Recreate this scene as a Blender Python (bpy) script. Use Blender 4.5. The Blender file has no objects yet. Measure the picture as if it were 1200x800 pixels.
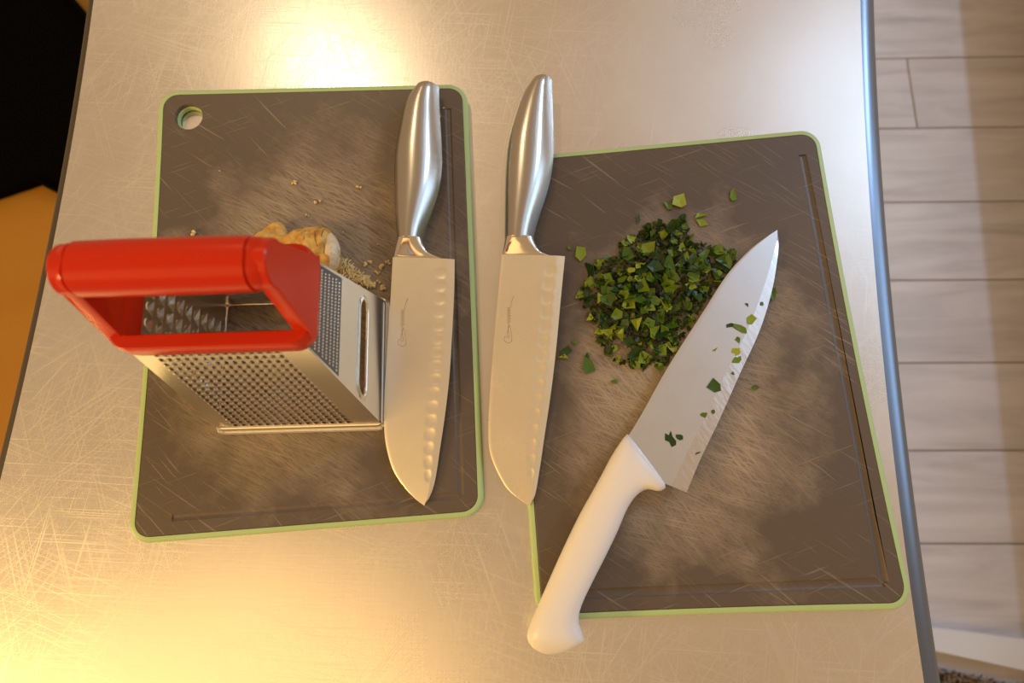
import bpy, bmesh, math, random
import numpy as np
from mathutils import Vector, Matrix, Euler, noise

# ------------------------------------------------------------------ camera, world, lights, exposure
S = bpy.context.scene
C = S.collection
TZ = 0.90                                   # height of the table top above the floor
F_PX, TILT, LEAN, CAM_H = 790.0, 0.2315, 0.0247, 0.4924
CAM_R = Matrix.Rotation(LEAN, 3, 'Y') @ Matrix.Rotation(TILT, 3, 'X')
CAM_O = Vector((0, 0, TZ + CAM_H))
cd = bpy.data.cameras.new('camera')
cd.sensor_width = 36.0
cd.lens = 36.0 * F_PX / 1200.0
cd.clip_start = 0.01
cd.dof.use_dof = True
cd.dof.focus_distance = 0.485
cd.dof.aperture_fstop = 6.5
cam = bpy.data.objects.new('camera', cd)
cam.matrix_world = Matrix.Translation(CAM_O) @ CAM_R.to_4x4()
C.objects.link(cam)
S.camera = cam

w = bpy.data.worlds.new('world')
w.use_nodes = True
S.world = w
w.node_tree.nodes['Background'].inputs[0].default_value = (1.0, 0.64, 0.34, 1)
w.node_tree.nodes['Background'].inputs[1].default_value = 0.49


def area(name, loc, target, size, power, color, size_y=None, shape='RECTANGLE', spread=180):
    l = bpy.data.lights.new(name, 'AREA')
    l.shape = shape
    l.size = size
    l.size_y = size_y or size
    l.energy = power
    l.color = color
    l.spread = math.radians(spread)
    o = bpy.data.objects.new(name, l)
    o.location = loc
    o.rotation_euler = (Vector(target) - Vector(loc)).to_track_quat('-Z', 'Y').to_euler()
    C.objects.link(o)
    return o


# warm ceiling spot beyond the far end of the table
area('warm_ceiling_spot', (-0.64, 1.36, 2.45), (-0.2, 0.3, 0.9), 0.14, 2.8, (1.0, 0.76, 0.46), shape='DISK')
# large warm shade lamp behind and left of the cook
area('warm_pendant', (-0.80, -0.85, 2.3), (-0.3, -0.3, 0.9), 1.4, 7.0, (1.0, 0.60, 0.20), shape='DISK')
# added warm fill low on the left, no fixture known there
area('added_warm_fill', (-1.7, -0.6, 1.75), (0, 0.1, 0.9), 0.35, 20, (1.0, 0.62, 0.20), shape='DISK')
# cool ceiling lamp over the aisle
area('cool_ceiling_lamp', (0.95, 1.36, 2.35), (0.6, 0.6, 0.5), 0.13, 0.35, (0.55, 0.75, 1.0), shape='DISK')
# added soft cool light high on the right, for the floor and steel
area('added_cool_fill', (1.95, 1.0, 2.6), (0.5, 0.3, 0.5), 1.6, 6, (0.42, 0.70, 1.0), size_y=1.6)
area('added_cool_sheen', (1.1, 1.7, 2.6), (0.6, 0.9, 0.9), 1.4, 1.3, (0.42, 0.68, 1.0))  # added cool panel for a blue sheen on the far right steel
# added small cool light that sharpens the shade edge on the aisle floor
area('added_cool_key', (1.92, 1.50, 2.35), (0.6, 0.3, 0.4), 0.12, 14, (0.50, 0.73, 1.0), shape='DISK')
# daylight window across the aisle
area('cool_window', (2.5, 0.6, 1.7), (0.2, 0.2, 0.9), 1.2, 11, (0.46, 0.74, 1.0), size_y=1.0)

vs = S.view_settings
vs.view_transform = 'Standard'
vs.look = 'None'
vs.exposure = 0.0
vs.gamma = 1.0
vs.use_curve_mapping = False

RND = random.Random(7)


# ------------------------------------------------------------------ helpers
def P(x, y, z=0.0):
    """Point at height z above the table top that the photograph shows at pixel (x, y)."""
    d = CAM_R @ Vector(((x - 600) / F_PX, -(y - 400) / F_PX, -1.0))
    t = (TZ + z - CAM_O.z) / d.z
    return CAM_O + d * t


def tag(o, label=None, cat=None, group=None, kind=None):
    if label: o['label'] = label
    if cat: o['category'] = cat
    if group: o['group'] = group
    if kind: o['kind'] = kind
    return o


def empty(name, loc, rz=0.0):
    o = bpy.data.objects.new(name, None)
    o.empty_display_size = 0.02
    o.location = loc
    o.rotation_euler = (0, 0, rz)
    C.objects.link(o)
    return o


def obj(name, me, mat, parent=None, smooth=None):
    if isinstance(me, bmesh.types.BMesh):
        bm = me
        bmesh.ops.recalc_face_normals(bm, faces=bm.faces)
        me = bpy.data.meshes.new(name)
        bm.to_mesh(me)
        bm.free()
    o = bpy.data.objects.new(name, me)
    if mat and not me.materials:
        me.materials.append(mat)
    if smooth is not None:
        me.shade_smooth()
        me.set_sharp_from_angle(angle=math.radians(smooth))
    C.objects.link(o)
    if parent: o.parent = parent
    return o


def py_mesh(name, verts, faces):
    bm = bmesh.new()
    vv = [bm.verts.new(v) for v in verts]
    for f in faces:
        try:
            bm.faces.new([vv[i] for i in f])
        except ValueError:
            pass
    return bm


def box_bm(x0, x1, y0, y1, z0, z1, bevel=0.0, seg=2):
    bm = bmesh.new()
    bmesh.ops.create_cube(bm, size=1)
    for v in bm.verts:
        v.co = Vector(((x0 + x1) / 2 + v.co.x * (x1 - x0), (y0 + y1) / 2 + v.co.y * (y1 - y0), (z0 + z1) / 2 + v.co.z * (z1 - z0)))
    if bevel:
        bmesh.ops.bevel(bm, geom=list(bm.edges), offset=bevel, segments=seg, affect='EDGES', profile=0.5)
    return bm


def loops_bm(loops, cap0=True, cap1=True, closed_u=False):
    """Skin a list of closed loops (same count) into a tube."""
    bm = bmesh.new()
    L = [[bm.verts.new(p) for p in lp] for lp in loops]
    n = len(L[0])
    rng = range(len(L)) if closed_u else range(len(L) - 1)
    for i in rng:
        a, b = L[i], L[(i + 1) % len(L)]
        for j in range(n):
            k = (j + 1) % n
            bm.faces.new((a[j], a[k], b[k], b[j]))
    if not closed_u:
        if cap0: bm.faces.new(L[0][::-1])
        if cap1: bm.faces.new(L[-1])
    return bm


def resample(pts, n):
    pts = np.array([tuple(p) for p in pts], float)
    d = np.r_[0, np.cumsum(np.linalg.norm(np.diff(pts, axis=0), axis=1))]
    # Catmull-Rom resampling by arc length
    out = []
    for s in np.linspace(0, d[-1], n):
        i = min(max(np.searchsorted(d, s, side='right') - 1, 0), len(pts) - 2)
        t = (s - d[i]) / max(d[i + 1] - d[i], 1e-9)
        p0 = pts[max(i - 1, 0)]; p1 = pts[i]; p2 = pts[i + 1]; p3 = pts[min(i + 2, len(pts) - 1)]
        h1 = d[i + 1] - d[i]
        m1 = (p2 - p0) / max(d[i + 1] - d[max(i - 1, 0)], 1e-9) * h1
        m2 = (p3 - p1) / max(d[min(i + 2, len(pts) - 1)] - d[i], 1e-9) * h1
        out.append((2*t**3-3*t*t+1)*p1 + (t**3-2*t*t+t)*m1 + (-2*t**3+3*t*t)*p2 + (t**3-t*t)*m2)
    return np.array(out)


def boolean(o, cutters):
    for c in cutters:
        m = o.modifiers.new('cut', 'BOOLEAN')
        m.operation = 'DIFFERENCE'
        m.solver = 'EXACT'
        m.object = c
    dg = bpy.context.evaluated_depsgraph_get()
    me = bpy.data.meshes.new_from_object(o.evaluated_get(dg))
    o.modifiers.clear()
    o.data = me
    for c in cutters:
        bpy.data.objects.remove(c, do_unlink=True)


# ------------------------------------------------------------------ materials
class NB:
    def __init__(self, name):
        self.m = bpy.data.materials.new(name)
        self.m.use_nodes = True
        self.t = self.m.node_tree
        self.b = self.t.nodes['Principled BSDF']

    def n(self, kind, **kw):
        nd = self.t.nodes.new(kind)
        for k, v in kw.items():
            if k.startswith('i_'):
                key = k[2:]
                nd.inputs[int(key) if key.isdigit() else key].default_value = v
            else:
                setattr(nd, k, v)
        return nd

    def l(self, a, b): self.t.links.new(a, b)

    def set(self, **kw):
        for k, v in kw.items():
            self.b.inputs[k.replace('_', ' ')].default_value = v
        return self

    def coords(self, which='Object', scale=(1, 1, 1), rot=0.0):
        tc = self.n('ShaderNodeTexCoord')
        r = self.n('ShaderNodeMapping')
        r.inputs['Rotation'].default_value = (0, 0, rot)
        self.l(tc.outputs[which], r.inputs[0])
        s = self.n('ShaderNodeMapping')
        s.inputs['Scale'].default_value = scale
        self.l(r.outputs[0], s.inputs[0])
        return s.outputs[0]

    def noise(self, vec, scale=1.0, detail=2.0, rough=0.5, dist=0.0):
        nd = self.n('ShaderNodeTexNoise')
        nd.inputs['Scale'].default_value = scale
        nd.inputs['Detail'].default_value = detail
        nd.inputs['Roughness'].default_value = rough
        nd.inputs['Distortion'].default_value = dist
        self.l(vec, nd.inputs['Vector'])
        return nd.outputs[0]

    def ramp(self, fac, stops):
        r = self.n('ShaderNodeValToRGB')
        e = r.color_ramp.elements
        for i, (p, c) in enumerate(stops):
            if i < 2: el = e[i]; el.position = p
            else: el = e.new(p)
            el.color = c if isinstance(c, tuple) else (c, c, c, 1)
        self.l(fac, r.inputs[0])
        return r.outputs[0]

    def math(self, op, a, b=None):
        nd = self.n('ShaderNodeMath', operation=op)
        for i, v in enumerate((a, b)):
            if v is None: continue
            if isinstance(v, (int, float)): nd.inputs[i].default_value = v
            else: self.l(v, nd.inputs[i])
        return nd.outputs[0]

    def mix(self, fac, a, b):
        nd = self.n('ShaderNodeMix', data_type='RGBA')
        for i, v in ((0, fac), (6, a), (7, b)):
            if isinstance(v, (int, float)): nd.inputs[i].default_value = v
            elif isinstance(v, tuple): nd.inputs[i].default_value = v
            else: self.l(v, nd.inputs[i])
        return nd.outputs[2]

    def bump(self, h, strength=0.2, dist=0.001):
        nd = self.n('ShaderNodeBump')
        nd.inputs['Strength'].default_value = strength
        nd.inputs['Distance'].default_value = dist
        self.l(h, nd.inputs['Height'])
        self.l(nd.outputs[0], self.b.inputs['Normal'])

    def scratches(self, angles, length=25.0, width=900.0, lo=0.60, hi=0.68, which='Object'):
        out = None
        for i, a in enumerate(angles):
            v = self.coords(which, (length * (1 + .13 * i), width * (1 - .07 * i), 40), a)
            s = self.ramp(self.noise(v, 1.0, 1.0, 0.4), [(lo, 0.0), (hi, 1.0)])
            out = s if out is None else self.math('MAXIMUM', out, s)
        return out


def plain(name, col, rough=0.5, metal=0.0, **kw):
    b = NB(name)
    b.set(Base_Color=(*col, 1), Roughness=rough, Metallic=metal, **kw)
    return b.m


def mat_table():
    b = NB('brushed_worktop_steel').set(Metallic=1.0)
    sc = b.scratches((0.35, -0.6, 1.2, 2.2, 1.75, 0.05), 7, 1500, 0.62, 0.74)
    fine = b.noise(b.coords('Object', (520, 40, 1), 0.03), 1.0, 2)
    fine2 = b.noise(b.coords('Object', (40, 560, 1), 0.02), 1.0, 2)
    cloud = b.noise(b.coords('Object', (9, 9, 9)), 1.0, 4, 0.6)
    c = b.mix(cloud, (0.78, 0.76, 0.74, 1), (0.92, 0.90, 0.88, 1))
    c = b.mix(b.math('MULTIPLY', sc, 0.10), c, (0.95, 0.94, 0.92, 1))
    b.l(c, b.b.inputs['Base Color'])
    r = b.math('ADD', b.math('MULTIPLY', cloud, 0.08), 0.24)
    b.l(b.math('ADD', r, b.math('MULTIPLY', sc, 0.12)), b.b.inputs['Roughness'])
    h = b.math('ADD', b.math('ADD', fine, fine2), b.math('MULTIPLY', sc, 0.35))
    b.bump(h, 0.045, 0.0005)
    return b.m


def mat_board(name, cx, cy, rx, ry, angles, col=(0.110, 0.086, 0.070), patch=0.5):
    b = NB(name)
    # worn area: scratches are dense in the middle of the board where the cutting happens
    tc = b.coords('Object')
    mp = b.n('ShaderNodeMapping')
    mp.inputs['Location'].default_value = (-cx / rx, -cy / ry, 0)
    mp.inputs['Scale'].default_value = (1 / rx, 1 / ry, 0)
    b.l(tc, mp.inputs[0])
    ln = b.n('ShaderNodeVectorMath', operation='LENGTH')
    b.l(mp.outputs[0], ln.inputs[0])
    cloud = b.noise(b.coords('Object', (22, 22, 22)), 1.0, 5, 0.6)
    d = b.math('ADD', ln.outputs['Value'], b.math('MULTIPLY', b.math('SUBTRACT', cloud, 0.5), 1.3))
    mask = b.ramp(d, [(0.35, 1.0), (1.0, 0.0)])
    sc = b.scratches(angles, 20, 1150, 0.57, 0.66)
    sc2 = b.scratches(tuple(a + .25 for a in angles), 45, 1500, 0.50, 0.62)
    few = b.scratches((angles[0] + .1, angles[-1] + .5, angles[0] - 0.8), 16, 1100, 0.70, 0.76)
    amt = b.math('MULTIPLY', b.math('MAXIMUM', sc, b.math('MULTIPLY', sc2, .7)), mask)
    amt = b.math('MAXIMUM', amt, b.math('MULTIPLY', few, 0.45))
    base = b.mix(b.math('MULTIPLY', mask, patch), (*col, 1), (0.235, 0.185, 0.135, 1))
    c = b.mix(b.math('MULTIPLY', amt, 0.75), base, (0.44, 0.36, 0.27, 1))
    b.l(c, b.b.inputs['Base Color'])
    b.l(b.math('ADD', b.math('MULTIPLY', mask, 0.14), 0.40), b.b.inputs['Roughness'])
    b.bump(amt, 0.35, 0.0004)
    return b.m


def mat_brushed(name, col, rough, scale=(1500, 30, 30), strength=0.08, stain=None):
    b = NB(name).set(Metallic=1.0, Roughness=rough)
    f = b.noise(b.coords('Object', scale), 1.0, 2)
    cl = b.noise(b.coords('Object', (60, 60, 60)), 1.0, 3, 0.6)
    c = b.mix(cl, (*[x * .9 for x in col], 1), (*col, 1))
    if stain:
        sp = b.ramp(b.noise(b.coords('Object', (45, 45, 45)), 1.0, 4, 0.65), [(0.56, 0.0), (0.70, 1.0)])
        c = b.mix(b.math('MULTIPLY', sp, 0.5), c, (*stain, 1))
        b.l(b.math('ADD', b.math('MULTIPLY', sp, .18), rough), b.b.inputs['Roughness'])
    b.l(c, b.b.inputs['Base Color'])
    b.bump(f, strength, 0.0004)
    return b.m


def mat_leaf(name, lo, hi):
    b = NB(name).set(Roughness=0.42)
    oi = b.n('ShaderNodeObjectInfo')
    geo = b.n('ShaderNodeNewGeometry')
    r = b.math('FRACT', b.math('ADD', oi.outputs['Random'], geo.outputs['Random Per Island']))
    c = b.ramp(r, [(0.0, (*lo, 1)), (1.0, (*hi, 1)), (0.6, tuple((a * .70 + d * .30) for a, d in zip(lo, hi)) + (1,))])
    v = b.noise(b.coords('Object', (300, 300, 300)), 1.0, 3)
    c = b.mix(b.math('MULTIPLY', v, 0.35), c, tuple(x * .55 for x in hi) + (1,))
    b.l(c, b.b.inputs['Base Color'])
    b.bump(v, 0.35, 0.0006)
    tr = b.n('ShaderNodeBsdfTranslucent')
    b.l(c, tr.inputs[0])
    mx = b.n('ShaderNodeMixShader')
    mx.inputs[0].default_value = 0.15
    b.l(b.b.outputs[0], mx.inputs[1])
    b.l(tr.outputs[0], mx.inputs[2])
    b.l(mx.outputs[0], b.t.nodes['Material Output'].inputs[0])
    return b.m


def mat_plank():
    b = NB('grey_wood_plank').set(Roughness=0.5)
    oi = b.n('ShaderNodeObjectInfo')
    tc = b.n('ShaderNodeTexCoord')
    ad = b.n('ShaderNodeVectorMath', operation='ADD')
    sh = b.n('ShaderNodeVectorMath', operation='SCALE')
    cmb = b.n('ShaderNodeCombineXYZ')
    for i in range(3): b.l(oi.outputs['Random'], cmb.inputs[i])
    b.l(cmb.outputs[0], sh.inputs[0]); sh.inputs['Scale'].default_value = 37
    b.l(tc.outputs['Object'], ad.inputs[0]); b.l(sh.outputs[0], ad.inputs[1])
    mp = b.n('ShaderNodeMapping'); mp.inputs['Scale'].default_value = (2.5, 16, 1)
    b.l(ad.outputs[0], mp.inputs[0])
    g = b.noise(mp.outputs[0], 1.0, 5, 0.6, 1.2)
    c = b.ramp(g, [(0.30, (0.46, 0.44, 0.46, 1)), (0.68, (0.70, 0.68, 0.71, 1)), (0.5, (0.60, 0.58, 0.61, 1))])
    c2 = b.mix(b.math('MULTIPLY', oi.outputs['Random'], 0.25), c, (0.62, 0.58, 0.58, 1))
    b.l(c2, b.b.inputs['Base Color'])
    b.bump(g, 0.2, 0.002)
    return b.m


def mat_ginger(name, a, bcol, scale=90):
    b = NB(name).set(Roughness=0.5, Subsurface_Weight=0.15, Subsurface_Radius=(0.004, 0.002, 0.001))
    n1 = b.noise(b.coords('Object', (scale, scale, scale)), 1.0, 5, 0.65)
    c = b.ramp(n1, [(0.36, (*a, 1)), (0.60, (*bcol, 1))])
    b.l(c, b.b.inputs['Base Color'])
    b.bump(n1, 0.5, 0.002)
    return b.m


M = {}
M['table'] = mat_table()
M['edge_blue_reflection'] = mat_brushed('worktop_edge_tinted_reflection', (0.20, 0.24, 0.32), 0.33, (30, 900, 30), 0.05)  # steel tinted dark blue in place of a reflected dark room
M['edge_dark_reflection'] = plain('worktop_edge_dark_reflection', (0.05, 0.038, 0.025), 0.5)  # left lip coloured near black for the dark surroundings it would mirror
M['board_a'] = mat_board('worn_grey_brown_plastic', 0.0, -0.005, 0.12, 0.17, (0.45, 0.62, 0.30))
M['board_b'] = mat_board('knife_scored_grey_brown_plastic', 0.0, -0.02, 0.105, 0.15, (0.45, 0.9, 0.2), patch=0.8)
M['rim'] = plain('pale_green_rubber', (0.43, 0.60, 0.29), 0.45)
M['blade'] = mat_brushed('brushed_blade_steel', (1.0, 0.96, 0.82), 0.36, (30, 1500, 30), 0.05)
M['blade_worn'] = mat_brushed('stained_blade_steel', (1.0, 0.94, 0.76), 0.38, (30, 1500, 30), 0.05, stain=(0.62, 0.47, 0.28))
M['handle_steel'] = mat_brushed('satin_handle_steel', (0.55, 0.53, 0.50), 0.26, (1500, 40, 1500), 0.06)
M['bolster'] = mat_brushed('polished_bolster_steel', (0.80, 0.77, 0.70), 0.14, (30, 700, 30), 0.02)
M['chef_blade'] = mat_brushed('bright_blade_steel', (0.80, 0.87, 0.98), 0.32, (400, 400, 30), 0.02)
M['chef_bevel'] = NB('wavy_ground_bevel_steel').set(Base_Color=(0.90, 0.90, 0.92, 1), Metallic=1.0, Roughness=0.13).m
_b = NB('ground_bevel_steel').set(Base_Color=(0.78, 0.79, 0.82, 1), Metallic=1.0, Roughness=0.24)
_b.bump(_b.noise(_b.coords('Object', (70, 190, 60), 1.0), 1.0, 2, 0.5), 0.22, 0.001)
M['chef_bevel'] = _b.m
M['white_plastic'] = plain('ivory_white_plastic', (0.82, 0.81, 0.82), 0.38)
M['etch'] = plain('etched_marking', (0.46, 0.36, 0.24), 0.5, 0.8)
M['crease'] = plain('ginger_crease', (0.22, 0.12, 0.03), 0.7)
M['grater'] = mat_brushed('grater_sheet_steel', (0.86, 0.84, 0.80), 0.24, (40, 40, 900), 0.05)
M['rasp_shade'] = plain('shade_darkened_rasp_steel', (0.16, 0.18, 0.22), 0.4, 1.0)  # darker base colour stands in for shade in the punched pits
M['grater_dots'] = plain('punched_steel_points', (0.9, 0.9, 0.92), 0.25, 1.0)
M['red'] = plain('glossy_red_plastic', (0.58, 0.026, 0.004), 0.24, 0.0, Specular_IOR_Level=0.22)
M['red'].node_tree.nodes['Principled BSDF'].inputs['Coat Weight'].default_value = 0.0
M['leaf'] = mat_leaf('chopped_herb_green', (0.040, 0.125, 0.006), (0.20, 0.33, 0.015))
M['leaf_bright'] = mat_leaf('chopped_herb_yellow_green', (0.20, 0.32, 0.015), (0.42, 0.50, 0.03))
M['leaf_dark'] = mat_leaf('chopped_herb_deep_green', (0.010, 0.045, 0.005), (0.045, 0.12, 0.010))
M['leaf_gap_shade'] = mat_leaf('chopped_herb_gap_shade', (0.006, 0.022, 0.003), (0.09, 0.14, 0.010))
M['plank'] = mat_plank()
M['grout'] = plain('dark_floor_joint', (0.33, 0.30, 0.29), 0.8)
M['tan'] = plain('orange_brown_wood', (0.42, 0.19, 0.012), 0.6)
M['black'] = plain('matte_black_plastic', (0.0015, 0.0012, 0.001), 0.8, 0.0, Specular_IOR_Level=0.03)
M['white_trim'] = plain('white_painted_trim', (0.70, 0.74, 0.82), 0.5)
M['ginger'] = mat_ginger('yellow_ginger_skin', (0.42, 0.20, 0.035), (0.74, 0.47, 0.12))
M['ginger_cut'] = mat_ginger('pale_ginger_flesh', (0.62, 0.48, 0.28), (0.80, 0.70, 0.52), 160)
M['ginger_shred'] = mat_ginger('grated_ginger_flesh', (0.72, 0.52, 0.20), (0.84, 0.72, 0.40), 200)
M['leg'] = plain('table_leg_steel', (0.55, 0.55, 0.56), 0.35, 1.0)
M['shade_bench_mat'] = plain('shade_bench_laminate', (0.55, 0.50, 0.45), 0.5)


def mat_mat():
    b = NB('speckled_brown_fibre').set(Roughness=0.9)
    geo = b.n('ShaderNodeNewGeometry')
    c = b.ramp(geo.outputs['Random Per Island'], [(0.0, (0.035, 0.018, 0.006, 1)), (1.0, (0.50, 0.38, 0.24, 1)), (0.55, (0.12, 0.065, 0.02, 1))])
    b.l(c, b.b.inputs['Base Color'])
    return b.m


M['fibre'] = mat_mat()

# ------------------------------------------------------------------ the setting: floor of planks
floor = tag(obj('floor', box_bm(-1.7, 2.1, -1.5, 1.9, -0.03, -0.004), M['grout']), 'grey wood-look plank floor around the table', None, None, 'structure')
PW, PL = 0.180, 1.15
row_anchor = (P(1090, 527, -TZ)).y
jt = P(1073, 130, -TZ)                      # the one end joint in view
plank_mesh = None
row = 0
y = row_anchor - PW * 8
while y < 1.72:
    joint = jt.x if y < jt.y < y + PW else (0.22, 0.05, 0.45)[row % 3]
    cuts = [-1.7] + [joint + PL * k for k in range(-3, 4) if -1.6 < joint + PL * k < 2.0] + [2.1]
    for x, x1 in zip(cuts[:-1], cuts[1:]):
        if plank_mesh is None:
            bm = box_bm(0, 1.0, 0, PW - 0.003, -0.006, 0, 0.0012, 1)
            o = obj('plank', bm, M['plank'], floor)
            plank_mesh = o.data
        else:
            o = bpy.data.objects.new('plank', plank_mesh)
            C.objects.link(o)
            o.parent = floor
        o.location = (x, y, 0)
        o.scale = (x1 - x - 0.003, 1, 1)
    y += PW
    row += 1

# low bench added out of view: keeps cool light off the far strip of floor
shade_bench = empty('low_shade_bench', (1.058, 0.3, 0), -0.066)
tag(shade_bench, 'plain low bench added out of view to shade the aisle floor', 'shade_bench')
obj('seat', box_bm(0.0, 0.42, -1.5, 1.3, 0.21, 0.25, 0.004, 2), M['shade_bench_mat'], shade_bench)
for yy in (-1.4, 1.2):
    for xx in (0.05, 0.34):
        obj('leg', box_bm(xx, xx + .04, yy - .02, yy + .02, 0.0, 0.21, 0.003, 1), M['shade_bench_mat'], shade_bench)

# ------------------------------------------------------------------ steel work table
tl = [(109, 0), (93, 120), (84, 170), (63, 288), (36, 400), (14, 500), (3, 560)]
tr = [(1008, 0), (1012, 100), (1017, 200), (1026, 320), (1034, 415), (1045, 525), (1053, 575), (1062, 650), (1075, 745), (1082, 795)]


def edge_curve(px):
    q = np.array([tuple(P(*p))[:2] for p in px])
    co = np.polyfit(q[:, 1], q[:, 0], 2)
    return lambda yy: float(np.polyval(co, min(max(yy, -0.28), 0.42)) + (np.polyval(np.polyder(co), min(max(yy, -0.28), 0.42))) * (yy - min(max(yy, -0.28), 0.42)))


el, er = edge_curve(tl), edge_curve(tr)
YS = np.linspace(-0.45, 0.75, 41)
table = empty('work_table', (0, 0.15, 0))
tag(table, 'brushed stainless steel work table carrying the cutting boards and knives', 'table')
vt, fc = [], []
for yy in YS:
    vt += [(el(yy), yy - .15, TZ), (er(yy), yy - .15, TZ), (el(yy), yy - .15, TZ - .0015), (er(yy), yy - .15, TZ - .0015)]
for i in range(len(YS) - 1):
    a, b_ = 4 * i, 4 * i + 4
    fc += [(a, a + 1, b_ + 1, b_), (a + 2, b_ + 2, b_ + 3, a + 3)]
fc += [(0, 2, 3, 1), (len(vt) - 4, len(vt) - 3, len(vt) - 1, len(vt) - 2)]
obj('top_sheet', py_mesh('t', vt, fc), M['table'], table)


def lip(ef, sgn, r, drop):
    prof = [(0, 0)] + [(r * math.sin(a), -r * (1 - math.cos(a))) for a in np.linspace(0.12, math.pi / 2, 8)] + [(r, -drop), (r - .0015, -drop), (0, -r)]
    loops = [[(ef(yy) + sgn * px, yy - .15, TZ + pz) for px, pz in prof] for yy in YS]
    return loops_bm(loops)


obj('rolled_edge', lip(er, 1, 0.018, 0.05), M['edge_blue_reflection'], table, 40)
obj('turned_edge', lip(el, -1, 0.009, 0.045), M['edge_dark_reflection'], table, 40)
for yy in (-0.40, 0.70):
    for ef, sg in ((el, 1), (er, -1)):
        xx = ef(yy) + sg * 0.05
        bm = bmesh.new()
        bmesh.ops.create_cone(bm, cap_ends=True, segments=20, radius1=0.02, radius2=0.02, depth=TZ - .0015, matrix=Matrix.Translation((xx, yy - .15, (TZ - .0015) / 2)))
        obj('leg', bm, M['leg'], table, 40)
obj('under_shelf', box_bm(el(0.15) + .06, er(0.15) - .04, -.54, .54, 0.22, 0.235, 0.003, 1), M['leg'], table)

# ------------------------------------------------------------------ cutting boards
BW, BL, BT = 0.25, 0.349, 0.0085


def serendip(c, m):
    """c: TL,TR,BR,BL; m: L,T,R,B mid points (world xy) -> map from (u,v) in [-1,1]."""
    def f(u, v):
        N = [(-.25 * (1 - u) * (1 + v) * (1 + u - v)), (-.25 * (1 + u) * (1 + v) * (1 - u - v)),
             (-.25 * (1 + u) * (1 - v) * (1 - u + v)), (-.25 * (1 - u) * (1 - v) * (1 + u + v)),
             .5 * (1 - u) * (1 - v * v), .5 * (1 - u * u) * (1 + v), .5 * (1 + u) * (1 - v * v), .5 * (1 - u * u) * (1 - v)]
        q = c + m
        return sum(n * p[0] for n, p in zip(N, q)), sum(n * p[1] for n, p in zip(N, q))
    return f


def rrect(inset, r, n=8, sub=10):
    hx, hy = BW / 2 - inset, BL / 2 - inset
    r = max(r - inset, 0.0012)
    pts = []
    for cx, cy, a0 in ((hx - r, hy - r, 0), (-hx + r, hy - r, 90), (-hx + r, -hy + r, 180), (hx - r, -hy + r, 270)):
        arc = [(cx + r * math.cos(math.radians(a0 + 90 * k / n)), cy + r * math.sin(math.radians(a0 + 90 * k / n))) for k in range(n + 1)]
        if pts:
            p, q = pts[-1], arc[0]
            pts += [(p[0] + (q[0] - p[0]) * k / sub, p[1] + (q[1] - p[1]) * k / sub) for k in range(1, sub)]
        pts += arc
    p, q = pts[-1], pts[0]
    pts += [(p[0] + (q[0] - p[0]) * k / sub, p[1] + (q[1] - p[1]) * k / sub) for k in range(1, sub)]
    return pts


def cutting_board(corners, mids, label, mat, hole=None, gd=0.0008):
    cs = [tuple(P(*p, .006))[:2] for p in corners]
    ms = [tuple(P(*p, .006))[:2] for p in mids]
    f = serendip(cs, ms)
    ctr_ = f(0, 0)
    root = empty('cutting_board', (ctr_[0], ctr_[1], TZ))
    tag(root, label, 'cutting board', 'grey cutting boards with green edges')

    def warp(o):
        for v in o.data.vertices:
            xx, yy = f(v.co.x / (BW / 2), v.co.y / (BL / 2))
            v.co.x, v.co.y = xx - ctr_[0], yy - ctr_[1]
        o.data.update()

    R = 0.016
    ring = []
    for ins, z in ((0.0012, 0), (0, 0.001), (0, BT - .002), (0.0006, BT - .0007), (0.0016, BT - .0001), (0.0042, BT), (0.0042, 0)):
        ring.append([(px, py, z) for px, py in rrect(ins, R)])
    rim = obj('edge_band', loops_bm(ring, closed_u=True), M['rim'], root, 35)
    rim.parent = root
    sl = [[(px, py, z) for px, py in rrect(ins, R)] for ins, z in ((0.0044, 0.0002), (0.0044, BT - .0004), (0.0050, BT))]
    slab = obj('slab', loops_bm(sl), mat)
    cut = []
    g = 0.0165
    for (x0, y0, x1, y1) in ((BW / 2 - g, -BL / 2 + g, BW / 2 - g, BL / 2 - 0.022), (-BW / 2 + 0.03, -BL / 2 + g, BW / 2 - g, -BL / 2 + g)):
        bm = bmesh.new()
        r_ = 0.0046
        ln = math.hypot(x1 - x0, y1 - y0)
        ang = math.atan2(y1 - y0, x1 - x0)
        mt = Matrix.Translation(((x0 + x1) / 2, (y0 + y1) / 2, BT + r_ - gd)) @ Matrix.Rotation(ang, 4, 'Z') @ Matrix.Rotation(math.pi / 2, 4, 'Y')
        bmesh.ops.create_cone(bm, cap_ends=True, segments=24, radius1=r_, radius2=r_, depth=ln, matrix=mt)
        cut.append(obj('cutter', bm, None))
    if hole:
        hx, hy, hr = hole
        for tgt in (slab,):
            bm = bmesh.new()
            bmesh.ops.create_cone(bm, cap_ends=True, segments=40, radius1=hr, radius2=hr, depth=0.04, matrix=Matrix.Translation((hx, hy, 0.004)))
            cut.append(obj('cutter', bm, None))
    boolean(slab, cut)
    warp(rim)
    warp(slab)
    slab.parent = root
    if hole:
        lp = []
        for rr, z in ((hr - .0001, 0.0008), (hr - .0012, 0.0012), (hr - .0012, 0.0042), (hr - .0001, 0.0046)):
            lp.append([(hx + rr * math.cos(a), hy + rr * math.sin(a), z) for a in np.linspace(0, 2 * math.pi, 41)[:-1]])
        ln_ = obj('hole_liner', loops_bm(lp, closed_u=True), M['rim'], slab, 30)
        warp(ln_)
    return root


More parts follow.
